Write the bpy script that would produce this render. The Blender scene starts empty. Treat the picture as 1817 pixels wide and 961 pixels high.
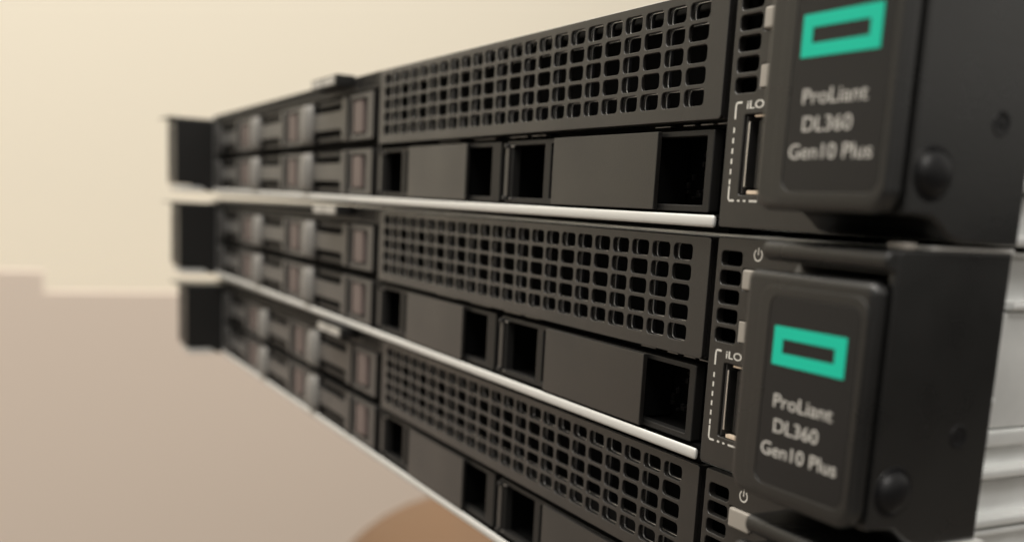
import bpy, bmesh, math, random
from mathutils import Matrix, Vector
random.seed(4)
MM = 0.001
C = bpy.context.scene.collection
sc = bpy.context.scene

# ------------------------------------------------------------------ camera
CAM_P = Vector((155.8036, -118.8570, -36.0468))
RIGHT = Vector((0.46790118, 0.88219367, 0.05294169))
FWD = Vector((-0.86597724, 0.46961538, -0.17188605))
UP = Vector((-0.17649902, 0.03457939, 0.98369323))
cd = bpy.data.cameras.new('camera')
cam = bpy.data.objects.new('camera', cd)
C.objects.link(cam)
m = Matrix.Identity(4)
for i in range(3):
    m[i][0] = RIGHT[i]; m[i][1] = UP[i]; m[i][2] = -FWD[i]; m[i][3] = CAM_P[i] * MM
cam.matrix_world = m
cd.sensor_width = 36
cd.lens = 1824.08 / 1817 * 36
cd.shift_x = 0.0
cd.shift_y = (681.17 - 480.5) / 1817
cd.clip_start = 0.005
cd.clip_end = 60
cd.dof.use_dof = True
cd.dof.focus_distance = (Vector((-14, 0, -18)) - CAM_P).dot(FWD) * MM
cd.dof.aperture_fstop = 11.8
sc.camera = cam

# ------------------------------------------------------------------ world: a dim warm room, brighter overhead than below
w = bpy.data.worlds.new('World'); sc.world = w; w.use_nodes = True
nt = w.node_tree; bg = nt.nodes['Background']
tc = nt.nodes.new('ShaderNodeTexCoord'); sp = nt.nodes.new('ShaderNodeSeparateXYZ')
mr = nt.nodes.new('ShaderNodeMapRange'); cr = nt.nodes.new('ShaderNodeValToRGB')
nt.links.new(tc.outputs['Generated'], sp.inputs[0])
mr.inputs['From Min'].default_value = -0.5; mr.inputs['From Max'].default_value = 0.5
nt.links.new(sp.outputs['Z'], mr.inputs['Value'])
nt.links.new(mr.outputs[0], cr.inputs[0]); nt.links.new(cr.outputs[0], bg.inputs[0])
cr.color_ramp.elements[0].position = 0.50; cr.color_ramp.elements[0].color = (0.03, 0.028, 0.025, 1)
cr.color_ramp.elements[1].position = 0.66; cr.color_ramp.elements[1].color = (0.84, 0.80, 0.73, 1)
bg.inputs[1].default_value = 0.72

# ------------------------------------------------------------------ room lamps and an added wall fill
def area(name, loc, target, size, power, col):
    ld = bpy.data.lights.new(name, 'AREA'); ld.shape = 'RECTANGLE'
    ld.size, ld.size_y = size; ld.energy = power; ld.color = col
    o = bpy.data.objects.new(name, ld); C.objects.link(o); o.location = loc
    o.rotation_euler = (Vector(target) - Vector(loc)).to_track_quat('-Z', 'Y').to_euler()
    return o
area('wall_fill_light', (-0.55, -0.75, 1.8), (-0.9, -0.75, 0), (1.0, 2.4), 50, (1.0, 0.945, 0.855))
area('wall_fill_light', (-0.7, 1.1, 1.8), (-0.9, 1.1, 0), (0.8, 0.8), 25, (1.0, 0.945, 0.86))  # unseen fill lamp, added to brighten the darker right part of the wall
area('wall_fill_light', (1.3, -0.7, 1.75), (0.9, -0.4, 0), (0.6, 0.6), 19, (1.0, 0.97, 0.92))

sc.view_settings.view_transform = 'Standard'
sc.view_settings.look = 'None'
sc.view_settings.exposure = 0
sc.view_settings.gamma = 1

# ------------------------------------------------------------------ materials
def mat(name, col, rough=0.5, metal=0.0, spec=0.5, sheen=0.0, bump=0.0, bscale=800, var=0.0, vscale=60, stretch=None, coat=0.0):
    M = bpy.data.materials.new(name); M.use_nodes = True
    n = M.node_tree; b = n.nodes['Principled BSDF']
    b.inputs['Base Color'].default_value = (*col, 1)
    b.inputs['Roughness'].default_value = rough
    b.inputs['Metallic'].default_value = metal
    b.inputs['Specular IOR Level'].default_value = spec
    b.inputs['Coat Weight'].default_value = coat
    b.inputs['Sheen Weight'].default_value = sheen; b.inputs['Sheen Roughness'].default_value = 0.35
    tcn = n.nodes.new('ShaderNodeTexCoord'); mp = n.nodes.new('ShaderNodeMapping')
    n.links.new(tcn.outputs['Object'], mp.inputs['Vector'])
    if stretch: mp.inputs['Scale'].default_value = stretch
    if bump:
        ns = n.nodes.new('ShaderNodeTexNoise'); ns.inputs['Scale'].default_value = bscale; ns.inputs['Detail'].default_value = 3
        bp = n.nodes.new('ShaderNodeBump'); bp.inputs['Strength'].default_value = bump; bp.inputs['Distance'].default_value = 0.0001
        n.links.new(mp.outputs[0], ns.inputs['Vector']); n.links.new(ns.outputs['Fac'], bp.inputs['Height'])
        n.links.new(bp.outputs[0], b.inputs['Normal'])
    if var:
        n2 = n.nodes.new('ShaderNodeTexNoise'); n2.inputs['Scale'].default_value = vscale; n2.inputs['Detail'].default_value = 5
        n.links.new(mp.outputs[0], n2.inputs['Vector'])
        r = n.nodes.new('ShaderNodeMapRange'); r.inputs['To Min'].default_value = rough - var; r.inputs['To Max'].default_value = rough + var
        r.inputs['From Min'].default_value = 0.3; r.inputs['From Max'].default_value = 0.7
        n.links.new(n2.outputs['Fac'], r.inputs['Value']); n.links.new(r.outputs[0], b.inputs['Roughness'])
        mx = n.nodes.new('ShaderNodeMixRGB'); mx.inputs[1].default_value = (*[c * 0.88 for c in col], 1); mx.inputs[2].default_value = (*[min(1, c * 1.12) for c in col], 1)
        n.links.new(n2.outputs['Fac'], mx.inputs[0]); n.links.new(mx.outputs[0], b.inputs['Base Color'])
    return M
M_FACE = mat('bezel_plastic', (0.0120, 0.0108, 0.0098), 0.37, spec=0.85, sheen=0.11, bump=0.25, bscale=2600, var=0.07, vscale=45)
M_CARR = mat('carrier_plastic', (0.0145, 0.0132, 0.012), 0.38, spec=0.9, sheen=0.13, bump=0.2, bscale=2600, var=0.04)
M_FRAME = mat('frame_plastic', (0.012, 0.0115, 0.011), 0.5, spec=0.4)
M_LEVER = mat('lever_plastic', (0.26, 0.25, 0.235), 0.36, var=0.05)  # light grey puts the levers' bright reflection into the colour
M_EAR = mat('ear_plastic', (0.0095, 0.0095, 0.0095), 0.30, spec=0.85, bump=0.3, bscale=2200, var=0.05, vscale=70)
M_LABEL = mat('label_film', (0.010, 0.010, 0.011), 0.38, var=0.04)
M_TEAL = mat('teal_print', (0.0, 0.62, 0.43), 0.7)
M_INK = mat('white_print', (0.66, 0.64, 0.60), 0.55)
M_INK_B = mat('bright_white_print', (0.85, 0.83, 0.78), 0.55)
M_DARK = mat('black_cavity', (0.002, 0.002, 0.002), 0.8, spec=0.1)  # near black, so the shade inside openings and gaps is in the colour
M_RUB = mat('black_rubber', (0.004, 0.004, 0.005), 0.42, spec=0.35)
M_STEEL = mat('galvanised_steel', (0.84, 0.85, 0.84), 0.38, metal=0.35, bump=0.1, bscale=500, var=0.10, vscale=120)
M_LIP = mat('steel_lip', (0.80, 0.80, 0.78), 0.5, metal=0.3, var=0.05, stretch=(0.05, 1, 1))
M_SHIELD = mat('shield_metal', (0.85, 0.84, 0.82), 0.30, metal=1.0)
M_DSHIELD = mat('dark_shield_metal', (0.015, 0.015, 0.017), 0.5, spec=0.4)  # shield face near black, the shade behind the grille put into colour
M_CLIP = mat('dull_spring_steel', (0.30, 0.29, 0.28), 0.4, metal=0.8)
M_COPPER = mat('copper_contact', (0.98, 0.82, 0.66), 0.35, metal=0.3)
M_TAB = mat('maroon_plastic', (0.17, 0.13, 0.122), 0.45)
M_TAG = mat('tag_label', (0.55, 0.53, 0.49), 0.5)
M_BUT = mat('grey_button', (0.42, 0.39, 0.35), 0.45)
M_WALL = mat('cream_paint', (0.84, 0.785, 0.67), 0.9, bump=0.3, bscale=60)
M_CAB = mat('taupe_laminate', (0.69, 0.59, 0.51), 0.8, bump=0.1, bscale=50)
M_WOOD = mat('brown_leather', (0.17, 0.095, 0.048), 0.6, var=0.06, vscale=14, bump=0.2, bscale=150)
M_FLOOR = mat('floor_carpet', (0.16, 0.14, 0.12), 0.95, bump=0.5, bscale=300)
M_TABLE = mat('grey_tabletop', (0.30, 0.29, 0.27), 0.6)

# ------------------------------------------------------------------ mesh helpers (millimetres in, metres out)
class Ctx: base = (0, 0, 0); warp = False
def settle(x, z):
    # the drive-cage half of the front stands a touch lower than the grille half
    return z - max(0, min(1, (-163 - x) / 240)) * 2.5 * (z + 37) / 40
def link(name, me, material, parent):
    o = bpy.data.objects.new(name, me); C.objects.link(o)
    if material and not me.materials: me.materials.append(material)
    if parent: o.parent = parent
    return o
def weighted(o):
    md = o.modifiers.new('weighted_normals', 'WEIGHTED_NORMAL'); md.keep_sharp = True; md.weight = 100; md.mode = 'FACE_AREA'
    return o
def finish(name, bm, material, parent=None, bevel=0.0, seg=2, smooth=True):
    """bmesh in mm -> mesh object in m, shifted by the thing's base"""
    if bevel:
        es = [e for e in bm.edges if len(e.link_faces) == 2 and e.calc_face_angle(0) > 0.5]
        bmesh.ops.bevel(bm, geom=es, offset=bevel, segments=seg, profile=0.5, affect='EDGES', clamp_overlap=True)
    bmesh.ops.recalc_face_normals(bm, faces=bm.faces)
    if Ctx.warp:
        g = bm.verts[:] + bm.edges[:] + bm.faces[:]
        bmesh.ops.bisect_plane(bm, geom=g, plane_co=(-163, 0, 0), plane_no=(1, 0, 0))
        for v in bm.verts: v.co.z = settle(v.co.x, v.co.z)
    bx, by, bz = Ctx.base
    for v in bm.verts: v.co = Vector(((v.co.x - bx) * MM, (v.co.y - by) * MM, (v.co.z - bz) * MM))
    me = bpy.data.meshes.new(name); bm.to_mesh(me); bm.free()
    if smooth:
        for p in me.polygons: p.use_smooth = True
        try: me.set_sharp_from_angle(angle=math.radians(38))
        except Exception: pass
    o = link(name, me, material, parent)
    return weighted(o) if bevel else o
def box(bm, x0, x1, y0, y1, z0, z1):
    r = bmesh.ops.create_cube(bm, size=1)['verts']
    for v in r:
        v.co = Vector(((x0 + x1) / 2 + v.co.x * (x1 - x0), (y0 + y1) / 2 + v.co.y * (y1 - y0), (z0 + z1) / 2 + v.co.z * (z1 - z0)))
    return r
def boxes(name, lst, material, parent=None, bevel=0.0, seg=2):
    bm = bmesh.new()
    for b in lst: box(bm, *b)
    return finish(name, bm, material, parent, bevel, seg)
def cyl(bm, p0, p1, r0, r1=None, n=24):
    p0 = Vector(p0); p1 = Vector(p1); r1 = r0 if r1 is None else r1
    d = (p1 - p0); q = d.to_track_quat('Z', 'Y').to_matrix().to_4x4()
    mt = Matrix.Translation((p0 + p1) / 2) @ q
    bmesh.ops.create_cone(bm, cap_ends=True, segments=n, radius1=r0, radius2=r1, depth=d.length, matrix=mt)
def rrect(x0, x1, z0, z1, r, n=4):
    r = min(r, (x1 - x0) / 2 - 1e-3, (z1 - z0) / 2 - 1e-3); pts = []
    for cx, cz, a0 in ((x1 - r, z1 - r, 0), (x0 + r, z1 - r, 90), (x0 + r, z0 + r, 180), (x1 - r, z0 + r, 270)):
        for k in range(n + 1):
            a = math.radians(a0 + 90 * k / n); pts.append((cx + r * math.cos(a), cz + r * math.sin(a)))
    return pts
def rrect2(x0, x1, z0, z1, rb, rt, n=6):
    pts = []
    for cx, cz, r, a0 in ((x1 - rt, z1 - rt, rt, 0), (x0 + rt, z1 - rt, rt, 90), (x0 + rb, z0 + rb, rb, 180), (x1 - rb, z0 + rb, rb, 270)):
        for k in range(n + 1):
            a = math.radians(a0 + 90 * k / n); pts.append((cx + r * math.cos(a), cz + r * math.sin(a)))
    return pts
def sheet(name, outer, holes, y0, y1, material, parent=None, bevel=0.15, plane='XZ', res=2):
    """flat piece with real holes: outline(s) and holes in (x,z) [or (y,z)], from depth y0 (front) to y1"""
    cu = bpy.data.curves.new(name, 'CURVE'); cu.dimensions = '2D'; cu.fill_mode = 'BOTH'
    def add(pts):
        s = cu.splines.new('POLY'); s.points.add(len(pts) - 1); s.use_cyclic_u = True
        for p, c in zip(s.points, pts): p.co = (c[0], c[1], 0, 1)
    add(outer)
    for h in holes: add(h[::-1])
    t = (y1 - y0)
    cu.extrude = max(t / 2 - bevel, 1e-4); cu.bevel_depth = bevel; cu.bevel_resolution = res; cu.offset = -bevel
    o = bpy.data.objects.new('tmp', cu); C.objects.link(o)
    bpy.context.view_layer.update()
    me = bpy.data.meshes.new_from_object(o.evaluated_get(bpy.context.evaluated_depsgraph_get()))
    bpy.data.objects.remove(o); bpy.data.curves.remove(cu)
    bx, by, bz = Ctx.base
    for v in me.vertices:
        a, b, c = v.co
        if plane == 'XZ': p = (a, (y0 + y1) / 2 - c, b)
        else: p = ((y0 + y1) / 2 + c, a, b)          # (y,z) outline swept along x
        if Ctx.warp: p = (p[0], p[1], settle(p[0], p[2]))
        v.co = ((p[0] - bx) * MM, (p[1] - by) * MM, (p[2] - bz) * MM)
    me.materials.clear()
    me.name = name
    for p in me.polygons: p.use_smooth = True; p.material_index = 0
    try: me.set_sharp_from_angle(angle=math.radians(38))
    except Exception: pass
    return weighted(link(name, me, material, parent))
def text(name, strings, y, material, parent, bold=0.0):
    """strings: (body, x_left, z_baseline, cap_height, width)"""
    bmx = bmesh.new()
    for body, xl, zb, h, wd in strings:
        cu = bpy.data.curves.new('t', 'FONT'); cu.body = body; cu.size = 1; cu.offset = bold; cu.extrude = 0.01
        o = bpy.data.objects.new('t', cu); C.objects.link(o); bpy.context.view_layer.update()
        me = bpy.data.meshes.new_from_object(o.evaluated_get(bpy.context.evaluated_depsgraph_get()))
        xs = [v.co.x for v in me.vertices]; x0, x1 = min(xs), max(xs)
        sx = wd / (x1 - x0); sz = h / 0.70
        for v in me.vertices:
            v.co = (xl + (v.co.x - x0) * sx, y + v.co.z * -2.0, zb + v.co.y * sz)
        bmx.from_mesh(me)
        bpy.data.objects.remove(o); bpy.data.curves.remove(cu); bpy.data.meshes.remove(me)
    return finish(name, bmx, material, parent, smooth=False)
def tag(o, label=None, cat=None, group=None, kind=None):
    if label: o['label'] = label
    if cat: o['category'] = cat
    if group: o['group'] = group
    if kind: o['kind'] = kind
    return o
def empty(name, loc, rz=0):
    o = bpy.data.objects.new(name, None); o.empty_display_size = 0.02; C.objects.link(o)
    o.location = loc; o.rotation_euler = (0, 0, rz); return o
def children(o): return [c for c in bpy.data.objects if c.parent == o]
def copy_tree(o, parent=None):
    c = o.copy(); C.objects.link(c)
    if parent: c.parent = parent
    for ch in children(o): copy_tree(ch, c)
    return c

# ------------------------------------------------------------------ the setting
Ctx.base = (0, 0, 0)
def struct(name, lst, material): return tag(boxes(name, lst, material), kind='structure')
struct('wall', [(-2300, -2200, -3200, 4200, -900, 1900)], M_WALL)
struct('floor', [(-2200, 2500, -3200, 4200, -960, -900)], M_FLOOR)

# low partition screen with a stepped top edge
t = empty('partition_screen', (-1.52, 0.1, -0.9)); Ctx.base = (-1520, 100, -900)
sheet('panel', [(-1400, -890), (1500, -890), (1500, -198), (-10, -198), (-10, -168), (-1400, -168)], [], -1516, -1500, M_CAB, t, bevel=3, plane='YZ')
boxes('foot', [(-1560, -1480, y - 150, y + 150, -900, -888) for y in (-1000,)], M_CAB, t, bevel=2)
boxes('foot', [(-1560, -1480, y - 150, y + 150, -900, -888) for y in (1200,)], M_CAB, t, bevel=2)
tag(t, 'blurred taupe partition screen with a stepped top edge behind the servers', 'partition')
Ctx.base = (0, 0, 0)

# round brown pouf far below
def lathe(bm, prof, cx, cy, n=64):
    rings = []
    for r, z in prof:
        rings.append([bm.verts.new((cx + r * math.cos(2 * math.pi * k / n), cy + r * math.sin(2 * math.pi * k / n), z)) for k in range(n)])
    for a, b in zip(rings, rings[1:]):
        for k in range(n): bm.faces.new((a[k], a[(k + 1) % n], b[(k + 1) % n], b[k]))
    bm.faces.new(rings[0][::-1]); bm.faces.new(rings[-1])
SX, SY, SZ = -750, 385, -478
t = empty('pouf', (SX * MM, SY * MM, -0.9)); Ctx.base = (SX, SY, -900)
bm = bmesh.new(); pr = [(175, -880), (190, -860)]
for k in range(17):
    a = math.radians(-20 + 108 * k / 16); pr.append((8 + 195 * math.cos(a) ** 0.8 if k < 16 else 8, SZ + 135 * math.sin(a)))
lathe(bm, pr, SX, SY); finish('cushion', bm, M_WOOD, t)
bm = bmesh.new(); cyl(bm, (SX, SY, -900), (SX, SY, -879), 165, n=48); finish('base', bm, M_TABLE, t)
tag(t, 'blurred rounded brown leather pouf below the servers', 'pouf')

# small recessed stand that carries the stack (out of the photograph, under it)
Ctx.base = (-150, 400, -900)
t = empty('equipment_table', (-0.15, 0.4, -0.9))
boxes('tabletop', [(-330, 40, 110, 760, -151, -124.15)], M_TABLE, t, bevel=2)
for x in (-20,):
    for y in (330, 700): boxes('leg', [(x - 20, x + 20, y - 20, y + 20, -900, -151)], M_TABLE, t, bevel=2)
for y in (560, 720): boxes('leg', [(-200, -160, y - 20, y + 20, -900, -151)], M_TABLE, t, bevel=2)
tag(t, 'grey table underneath the pile of servers', 'table')

# ------------------------------------------------------------------ one rack server (front plane y=0, feature z from +4 to -38.5)
BASE = (-174, 300, -38.6)
def make_server():
    Ctx.base = BASE; Ctx.warp = True
    root = empty('rack_server', (0, 0, 0))
    # chassis: silver body with lid
    ch = boxes('chassis', [(-424, 56, 60, 620, -38.3, 3.0), (-424, -400, 9.5, 61, -38.3, 3.0), (36.5, 56, 9.5, 61, -38.3, 3.0),
                           (-404, 36.5, 8, 61, -38.3, -37.0), (-404, 36.5, 40, 61, -38, 3.0)], M_STEEL, root, bevel=0.3)
    boxes('side_rail', [(55, 58.2, 9.6, 600, -30.6, -28.9), (55, 57.6, 16.5, 600, -25.6, -23.0), (55, 58.4, 17, 600, -4.6, -3.3),
                        (55, 57.2, 12.5, 600, -22.8, -4.9), (55, 56.9, 10.2, 12.2, -38, 3.0), (55, 58.4, 12, 16, -19.2, -17.6),
                        (55, 58.5, 9.7, 620, -38.2, -36.6)], M_STEEL, root, bevel=0.5)
    boxes('seam', [(55, 57.0, 12.4, 600, -30.95, -30.62)], M_DARK, root)
    boxes('lid', [(-425, 57.3, 2.5, 620, 3.1, 4.0)], M_STEEL, root, bevel=0.2)
    boxes('cavity', [(-402, 36, 11, 39.5, -36.8, 2.9)], M_DARK, root)
    # rounded bright lip of the chassis floor
    bm = bmesh.new(); n = 16; prof = []
    for k in range(n):
        a = 2 * math.pi * k / n; c_, s_ = math.cos(a), math.sin(a)
        prof.append((-0.05 + 0.42 * math.copysign(abs(c_) ** 0.8, c_), -37.15 + 1.08 * math.copysign(abs(s_) ** 0.75, s_)))
    ends = []
    for x, s in ((-404, 1.0), (8.6, 1.0), (9.0, 0.9), (9.15, 0.6)):
        ends.append([bm.verts.new((x, -0.05 + (y + 0.05) * s, -37.1 + (z + 37.1) * s)) for y, z in prof])
    for a, b in zip(ends, ends[1:]):
        for k in range(len(prof)):
            k2 = (k + 1) % len(prof); bm.faces.new((a[k], a[k2], b[k2], b[k]))
    bm.faces.new(ends[0]); bm.faces.new(ends[-1][::-1])
    finish('floor_lip', bm, M_LIP, root)
    boxes('lip_gap_shade', [(-404, 9.8, 0.45, 8.2, -38.3, -36.9), (-404, 9.5, 3.0, 11, -39.0, -38.35)], M_DARK, root)  # black filler added for the shade behind and under the lip

    # media-bay grille, 23 x 5 rounded openings
    px, pz = 7.0, 3.807
    gp = []
    for c in range(23):
        for r in range(5):
            cx, cz = -(22 - c) * px, -r * pz
            gp.append(rrect(cx - 2.9, cx + 2.9, cz - 1.52, cz + 1.52, 0.85, 3))
    g = sheet('grille_panel', rrect(-160.6, 8.1, -19.3, 3.1, 0.7), gp, 0, 0.8, M_FACE, root, bevel=0.12)
    # edge walls of the grille box
    boxes('grille_box', [(6.9, 8.0, 1.1, 20, -19.2, 3.0), (-160.5, -159.4, 1.1, 20, -19.2, 3.0), (-159.4, 6.9, 1.3, 20, -19.1, -18.3)], M_FACE, root, bevel=0.1)
    # shield behind: single openings in the outer rows, double-width tall openings between
    sh = []
    for c in range(23):
        cx = -(22 - c) * px
        for r in (0, 4):
            sh.append(rrect(cx - 2.95, cx + 2.95, -r * pz - 1.5, -r * pz + 1.5, 0.8, 3))
    for c in range(1, 23, 2):
        cx = -(22 - c) * px
        sh.append(rrect(cx - 2.95, cx + px + 2.95, -3 * pz - 1.5, -pz + 1.5, 0.9, 3))
    sh.append(rrect(-22 * px - 2.95, -22 * px + 2.95, -3 * pz - 1.5, -pz + 1.5, 0.8, 3))
    rims = []
    for h_ in sh:
        xs = [p[0] for p in h_]; zs = [p[1] for p in h_]
        rims.append(rrect(min(xs) - .16, max(xs) + .16, min(zs) - .16, max(zs) + .16, 0.95, 3))
    sheet('shield_edge_glint', rims[0], rims[1:] + sh, 1.32, 1.56, M_SHIELD, g, bevel=0.07)  # bright rings added for the highlight along the shield's opening edges
    s = sheet('shield_plate', rrect(-159, 6.6, -18, 2.2, 0.2), sh, 1.55, 2.25, M_DSHIELD, g, bevel=0.2)
    boxes('grille_back', [(-159, 6.8, 9.5, 10.3, -18.1, 2.4)], M_DARK, g)

    # dark seam strip between the grille and the lower bays
    boxes('bay_divider', [(-161, 8.5, 3.5, 11, -20.6, -19.4)], M_DARK, root, bevel=0.1)
    for x, l in ((-5, 3.4), (0.2, 3.6), (5, 2.6), (-75, 9), (-64, 5), (-60, 3), (-95, 12), (-118, 14), (-14, 5)): boxes('spring_clip', [(x, x + l, 2.0, 3.4, -20.0, -19.72)], M_CLIP, root, bevel=0.1)

    # two empty drive bays with blanking carriers
    def blank(x0, xo1, xd, xp0, xp1, xo2, x1):
        sh_ = lambda x: x - 1.0 * (155.8 - x) / 118.9
        x0, xo1, xd, xo2, x1 = [sh_(q) for q in (x0, xo1, xd, xo2, x1)]; xd -= 3
        zt, zb = -20.9, -35.7
        f = sheet('drive_blank', rrect(x0, x1, zb, zt, 0.5), [rrect(x0 + 3.3, xo1, zb + 1.3, zt - 1.1, 0.2), rrect(xo1 + 2.9, xo2, zb + 1.3, zt - 1.1, 0.3)], 1.0, 3.2, M_FRAME, root, bevel=0.2)
        boxes('cover_plate', [(xp0, xp1, -0.45, 0.6, zb + 0.15, zt - 0.05)], M_FACE, f, bevel=0.22)
        boxes('cover_mount', [(xp0 + 1.5, xp1 - 2.5, 0.6, 9, zb + 1.5, zt - 1.5)], M_DARK, f)
        boxes('side_wall', [(xo2, x1, 3.0, 11, zb + .2, zt - .2), (xd - 1.0, xd - 0.2, 3.0, 11, zb + .2, zt - .2), (x0, x0 + 1.0, 3.0, 11, zb + .2, zt - .2), (xo1 + .3, xo1 + 1.5, 3, 11, zb + .2, zt - .2),
                            (x0 + 1.0, x1 - 1.0, 3.0, 11, zb + 0.1, zb + 0.9), (x0 + 1.0, x1 - 1.0, 3, 11, zt - 0.9, zt - 0.1)], M_DARK, f, bevel=0.1)
        bm = bmesh.new()
        for z in (zt - 1.2, zb + 1.2): cyl(bm, (x0 + 1.2, 0.4, z - 0.5), (x0 + 1.2, 0.4, z + 0.5), 0.75, n=12)
        box(bm, x0 + 0.3, x0 + 2.1, 0.4, 1.4, zb + 1.5, zt - 1.5)
        finish('hinge', bm, M_CARR, f, bevel=0.1)
        boxes('spring_contact', [(x0 + 2.2, x0 + 3.6, 0.7, 1.5, zt - 1.5, zt - 1.1), (x0 + 1.8, x0 + 3.2, 0.8, 1.4, zb + 0.9, zb + 1.2)], M_SHIELD, f, bevel=0.1)
        boxes('circuit_board', [(xd, xo2 + 1, 10.0, 10.6, zb + 1, zt - 1)], M_DARK, f)
        bm = bmesh.new()
        for _ in range(14):
            a, b = random.uniform(xd, xo2 - 1.5), random.uniform(zb + 2, zt - 3.7)
            box(bm, a, a + random.uniform(.4, 1.4), 9.2, 10, b, b + random.uniform(.4, 1.4))
        finish('component', bm, M_CARR, f, bevel=0.1)
    blank(-158.4, -140.5, -93.5, -134.6, -94.4, -80.2, -75.4)
    blank(-72.2, -53.6, -9.0, -49.0, -9.4, 5.0, 7.0)
    boxes('bay_frame', [(-163.5, -159.0, 1.6, 11, -36.6, -20.4), (-75.0, -72.6, 2.4, 11, -36.6, -20.4), (7.4, 9.8, 2.2, 11, -36.6, 2.8),
                        (-161, 8.5, 1.6, 11, -36.8, -35.9)], M_DARK, root, bevel=0.15)

    # six drive carriers, two rows of three
    def carrier(x, zt, zb):
        kk = 0.6 if x < -390 else 1.0
        W = 76.6
        o = [(x, zb + .4), (x + .4, zb), (x + 13.2, zb), (x + 13.2, zb + 3.7), (x + 14, zb + 4.3), (x + 44.4, zb + 4.3), (x + 45.4, zb + 3.3), (x + 46.2, zb),
             (x + W - .4, zb), (x + W, zb + .4), (x + W, zt - .4), (x + W - .4, zt), (x + 46.2, zt), (x + 45.4, zt - 3.3), (x + 44.4, zt - 4.3), (x + 14, zt - 4.3), (x + 13.2, zt - 3.7), (x + 13.2, zt), (x + .4, zt), (x, zt - .4)]
        win = rrect(x + 56.3, x + 71.0, zb + 1.6, zt - 1.6, 0.8)
        f = sheet('drive_carrier', o, [win], 0, 2.4, M_CARR, root, bevel=0.25)
        bm = bmesh.new(); NZ, NX = 12, 10; rows = []
        for j in range(NZ + 1):
            t_ = j / NZ; k_ = (0.66 + 0.34 * math.sin(math.pi * t_) ** 0.5) * kk
            rows.append([bm.verts.new((x + 7.0 - 5.4 * k_ * math.cos(math.pi * i / NX), 0.3 - 3.2 * k_ * math.sin(math.pi * i / NX), zb + 0.5 + (zt - zb - 1.0) * t_)) for i in range(NX + 1)])
        for p, q_ in zip(rows, rows[1:]):
            for i in range(NX): bm.faces.new((p[i], p[i + 1], q_[i + 1], q_[i]))
        bm.faces.new(rows[0][::-1]); bm.faces.new(rows[-1])
        finish('lever', bm, M_CARR if x < -390 else M_LEVER, f)  # darker plastic puts the ear's shadow into the first column's lever
        boxes('spring_arm', [(x + 17, x + 45.5, 0.7, 2.2, zb + 0.3, zb + 1.9)], M_FRAME, f, bevel=0.2)
        boxes('spring_arm', [(x + 17, x + 45.5, 0.7, 2.2, zt - 1.9, zt - 0.3)], M_FRAME, f, bevel=0.2)
        boxes('ridge', [(x + 49.5, x + 53.2, -0.9, 0.3, zb + 0.4, zt - 0.4)], M_CARR, f, bevel=0.4)
        boxes('release_tab', [(x + 57.0, x + 66.2, 0.2, 2, zb + 2.1, zt - 2.1)], M_TAB, f, bevel=0.5)
        boxes('recess', [(x + 13, x + 71, 2.6, 3.4, zb + 0.5, zt - 0.5)], M_DARK, f)
        return f
    for cx in (-399.4, -321.4, -243.4):
        carrier(cx, -2.4, -17.4); carrier(cx, -20.6, -35.4)
    boxes('carrier_gap', [(-400, -164, 3.6, 11, -36.7, -1.8)], M_DARK, root)

    # perforated strip above the carriers
    vents = []
    x = -396.0
    while x < -168:
        if not (-217 < x < -183.5):
            for z in (2.0, 0.2): vents.append(rrect(x, x + 2.2, z - 0.6, z + 0.6, 0.3, 2))
        x += 3.3
    vs = sheet('vent_strip', rrect(-403.5, -162.6, -1.6, 3.3, 0.4), vents, 0.6, 1.6, M_FRAME, root, bevel=0.12)
    boxes('vent_back', [(-403, -163, 3.5, 5, -1.5, 2.9)], M_DARK, vs)
    tg = boxes('serial_tag', [(-215, -187.2, -5.8, 1.0, 0.3, 4.0)], M_FRAME, root, bevel=0.4)
    boxes('paper_label', [(-213.8, -202.5, -5.95, -5.7, 0.9, 3.5), (-201.2, -189, -5.95, -5.7, 0.9, 3.5)], M_TAG, tg)
    boxes('end_post', [(-405.2, -400.2, 0.3, 11, -36.8, 3.2)], M_CARR, root, bevel=0.3)
    boxes('centre_post', [(-163.7, -161.8, 0.9, 11, -36.6, 3.2)], M_FRAME, root, bevel=0.3)

    # power and port module
    ph = []
    for k in range(5):
        zc = -0.3 - 3.43 * k
        ph.append(rrect(11.4, 17.0, zc - 1.3, zc + 1.3, 0.75, 4))
        pass
    ph.append(rrect(14.6, 20.6, -32.4, -18.9, 0.35, 3))
    ph.append(rrect(17.5, 23.6, -5.6, -1.8, 0.3, 3)); ph.append(rrect(17.6, 19.8, -14.8, -10.9, 0.3, 3))
    pm = sheet('power_module', rrect(10.1, 37.5, -38.0, 3.4, 0.6), ph, 0, 1.6, M_FACE, root, bevel=0.18)
    boxes('module_back', [(10.6, 37, 9.0, 9.4, -37.8, 3.0), (10.2, 10.9, 1.7, 9.0, -37.8, 3.0)], M_DARK, pm)
    bt = boxes('power_button', [(18.0, 23.7, -0.7, 2.2, -5.5, -1.9)], M_BUT, pm, bevel=0.45, seg=3)
    boxes('status_window', [(17.7, 19.7, -0.15, 1.5, -14.7, -11.0)], M_BUT, pm, bevel=0.2)
    bm = bmesh.new()   # thin metal shell, tongue and contacts of the upright port
    box(bm, 14.75, 14.95, 0.5, 9, -32.2, -19.1); box(bm, 20.3, 20.5, 0.5, 9, -32.2, -19.1)
    usb = finish('port_socket', bm, M_CLIP, pm)
    boxes('port_spring', [(15.4, 15.8, 0.3, 6, -31.0, -20.1)], M_SHIELD, usb, bevel=0.08)
    boxes('port_tongue', [(17.3, 18.9, 0.9, 9, -31.2, -19.9)], M_RUB, usb, bevel=0.2)
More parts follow.
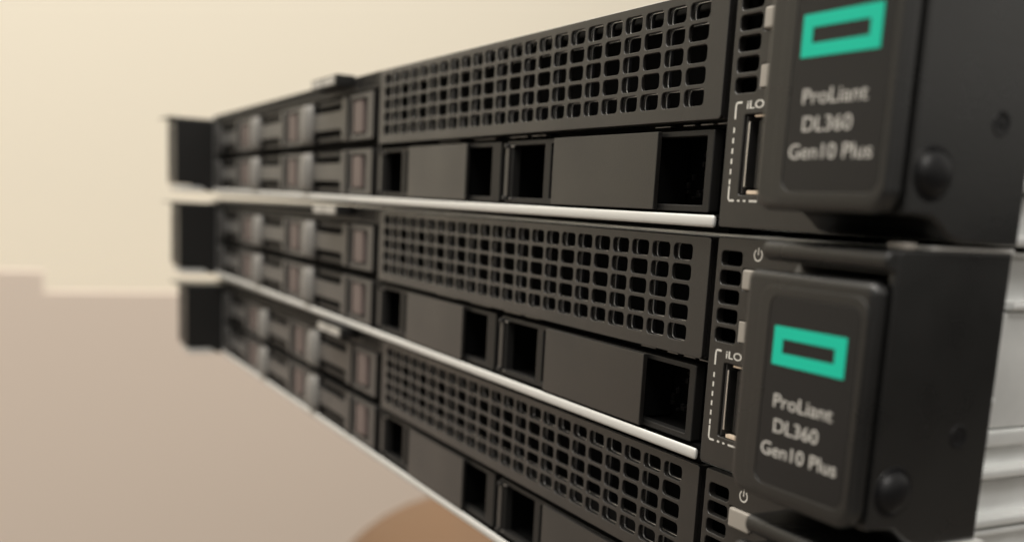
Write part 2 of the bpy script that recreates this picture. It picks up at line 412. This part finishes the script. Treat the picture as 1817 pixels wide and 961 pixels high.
    boxes('port_contact', [(16.6, 20.2, 0.1, 1.2, -32.25, -31.6), (16.8, 20.2, 0.3, 1.2, -19.4, -19.05), (19.1, 19.4, 1.0, 8, -22.6, -21.8), (19.1, 19.4, 1.0, 8, -28.6, -27.6)], M_COPPER, usb, bevel=0.1)
    # white printing: port name, dashed bracket, power symbol
    pr = text('port_lettering', [('iLO', 15.0, -18.0, 1.35, 4.2)], -0.03, M_INK_B, pm, 0.008)
    bm = bmesh.new(); th = 0.26
    def seg(x0, x1, z0, z1): box(bm, x0, x1, -0.03, 0.0 - 0.005, z0, z1)
    seg(12.35, 13.7, -17.05, -16.7); seg(11.95, 12.35, -19.6, -17.3)
    box(bm, 12.05, 12.4, -0.03, -0.005, -17.35, -16.9)
    for k in range(6): seg(11.95, 12.35, -21.9 - 1.75 * k, -21.0 - 1.75 * k)
    seg(11.95, 12.35, -33.0, -30.9); box(bm, 12.05, 12.4, -0.03, -0.005, -33.3, -32.95); seg(12.35, 13.7, -33.55, -33.2)
    seg(14.6, 15.2, -33.55, -33.2); seg(16.1, 16.7, -33.55, -33.2); seg(17.6, 19.6, -33.55, -33.2)
    for a in range(30):
        t0, t1 = math.radians(125 + a * 290 / 30), math.radians(125 + (a + 1) * 290 / 30)
        vs4 = []
        for tt, rr in ((t0, 1.12), (t1, 1.12), (t1, 0.84), (t0, 0.84)):
            vs4.append(bm.verts.new((21.0 + rr * math.cos(tt), -0.03, 0.75 + rr * math.sin(tt))))
        bm.faces.new(vs4)
    seg(20.88, 21.12, 0.75, 2.0)
    finish('printed_symbol', bm, M_INK_B, pm, smooth=False)

    # mounting ears
    def ear(mirror):
        sx = (lambda x: x) if not mirror else (lambda x: -367.5 - x + 0.0)
        def rng(a, b):
            a, b = sx(a), sx(b); return (min(a, b), max(a, b))
        a, b = rng(37.6, 61.6)
        zb = -38.0
        prof = [(10.5, 3.9), (10.5, zb), (-0.5, zb), (-3.4, -37.4), (-5.6, -35.8), (-7.0, -34.9), (-11.9, -34.6), (-11.9, -1.0), (-7.5, -0.9), (-6.5, 0.6), (-12.8, 0.8)]
        # rounded upper lip
        for k in range(7):
            an = math.radians(-90 - 90 * k / 6 * 2); prof.append((-12.8 + 1.3 * math.cos(an), 2.4 + 1.5 * math.sin(an)))
        prof = [p for i, p in enumerate(prof) if i == 0 or (abs(p[0] - prof[i - 1][0]) + abs(p[1] - prof[i - 1][1])) > 0.05]
        if mirror:
            prof = [(9, 3.6), (9, zb), (-0.5, zb), (-3.4, -37.4), (-5.6, -35.8), (-7.0, -34.9), (-18.0, -34.6), (-18.7, -33.8), (-18.7, -0.4), (-17.8, 0.5), (-2, 0.7)]
        e = sheet('mounting_ear', prof[::-1], [], a, b, M_FRAME if mirror else M_EAR, root, bevel=0.45, plane='YZ', res=3)
        if mirror: tag(e, 'left mounting ear with a thin flange')
        yf = -3.7 if mirror else 0.0
        if not mirror: sheet('side_cheek', [(10.7, zb - 0.1), (10.7, 4.0), (-11.2, 4.0), (-12.0, 3.2), (-12.0, -34.5), (-7.0, -34.8), (-5.6, -35.7), (-3.4, -37.3), (-0.5, zb - 0.1)], [], 60.3, 61.75, M_EAR, e, bevel=0.4, plane='YZ', res=3)
        a2, b2 = rng(35.7, 61.3)
        if not mirror: sheet('ear_cap', rrect2(a2, b2, -34.9, -0.5, 3.2, 1.6), [], -14.9, -12.1, M_EAR, e, bevel=1.15, res=4)
        sheet('label_frame', rrect(*rng(39.4, 60.4), -33.4, -2.6, 2.4, 5), [rrect(*rng(41.6, 59.4), -32.2, -3.9, 1.8, 5)], -15.02 + yf, -14.7 + yf, M_EAR, e, bevel=0.1, res=2)
        sheet('label_panel', rrect(*rng(41.75, 59.25), -32.05, -4.05, 1.7, 5), [], -14.97 + yf, -14.6 + yf, M_LABEL, e, bevel=0.05)
        a4, b4 = rng(38.0, 61.7)
        if mirror: boxes('ear_bracket', [(a4, b4, -17.5, 3, -38.2, -35.6)], M_LIP, e, bevel=0.4)
        else:
            boxes('foot_pad', [(b4 - 3, b4 + 0.1, -11.2, -8.9, 4.0, 4.8)], M_BUT, e, bevel=0.3)
            boxes('ear_bracket', [(b4 - 3, b4 + 0.15, -6.0, 10.8, 4.0, 4.5)], M_LIP, e, bevel=0.1)
        if not mirror:
            sheet('logo', [(43.1, -14.05), (57.3, -14.05), (57.3, -8.35), (43.1, -8.35)], [[(45.0, -12.25), (55.3, -12.25), (55.3, -10.15), (45.0, -10.15)]], -15.06, -14.95, M_TEAL, e, bevel=0.0)
            text('model_lettering', [('ProLiant', 44.3, -20.3, 2.05, 11.8), ('DL360', 44.8, -24.0, 2.05, 9.0), ('Gen10 Plus', 42.6, -27.7, 2.05, 15.2)], -15.03, M_INK, e)
            # domed stud and countersunk screw hole on the side
            bm = bmesh.new(); n = 32; rings = []
            for rr, hh in ((3.7, -0.05), (3.6, 0.12), (3.25, 0.16), (3.05, 0.0), (2.9, 0.35), (2.5, 0.85), (1.8, 1.2), (0.9, 1.38)):
                rings.append([bm.verts.new((61.76 + hh, -7.9 + rr * math.cos(2 * math.pi * k / n), -29.3 + rr * math.sin(2 * math.pi * k / n))) for k in range(n)])
            for p, q_ in zip(rings, rings[1:]):
                for k in range(n): bm.faces.new((p[k], p[(k + 1) % n], q_[(k + 1) % n], q_[k]))
            bm.faces.new(rings[-1])
            finish('stud', bm, M_RUB, e)
            bm = bmesh.new(); rings = []
            for rr, hh in ((1.75, -0.02), (1.6, 0.12), (1.25, 0.1), (0.95, -0.02), (0.7, 0.03)):
                rings.append([bm.verts.new((61.76 + hh, 4.0 + rr * math.cos(2 * math.pi * k / n), -22.1 + rr * math.sin(2 * math.pi * k / n))) for k in range(n)])
            for p, q_ in zip(rings, rings[1:]):
                for k in range(n): bm.faces.new((p[k], p[(k + 1) % n], q_[(k + 1) % n], q_[k]))
            bm.faces.new(rings[-1])
            finish('screw', bm, M_RUB, e)
        else:
            boxes('flange', [(sx(63.5), sx(38), -22.8, 4, 0.7, 1.4)], M_EAR, e, bevel=0.3)
        return e
    ear(False); ear(True)
    Ctx.base = (0, 0, 0); Ctx.warp = False
    return root

srv = make_server()
GROUP = 'rack servers stacked in one pile'
spots = [((0, 0, 0), 0.0, 'topmost black rack server of the pile, resting on the other two'),
         ((-1.874, 1.862, -43.117), 0.0, 'middle black rack server of the pile, sandwiched between two others'),
         ((-1.145, 3.134, -85.788), -0.0055, 'bottom black rack server of the pile with its power symbol uncovered')]
for i, (d, rz, lab) in enumerate(spots):
    o = srv if i == 0 else copy_tree(srv)
    ca, sa = math.cos(rz), math.sin(rz)
    bx, by, bz = BASE
    o.location = ((d[0] + bx * ca - by * sa) * MM, (d[1] + bx * sa + by * ca) * MM, (d[2] + bz) * MM)
    o.rotation_euler = (0, 0, rz)
    tag(o, lab, 'server', GROUP)
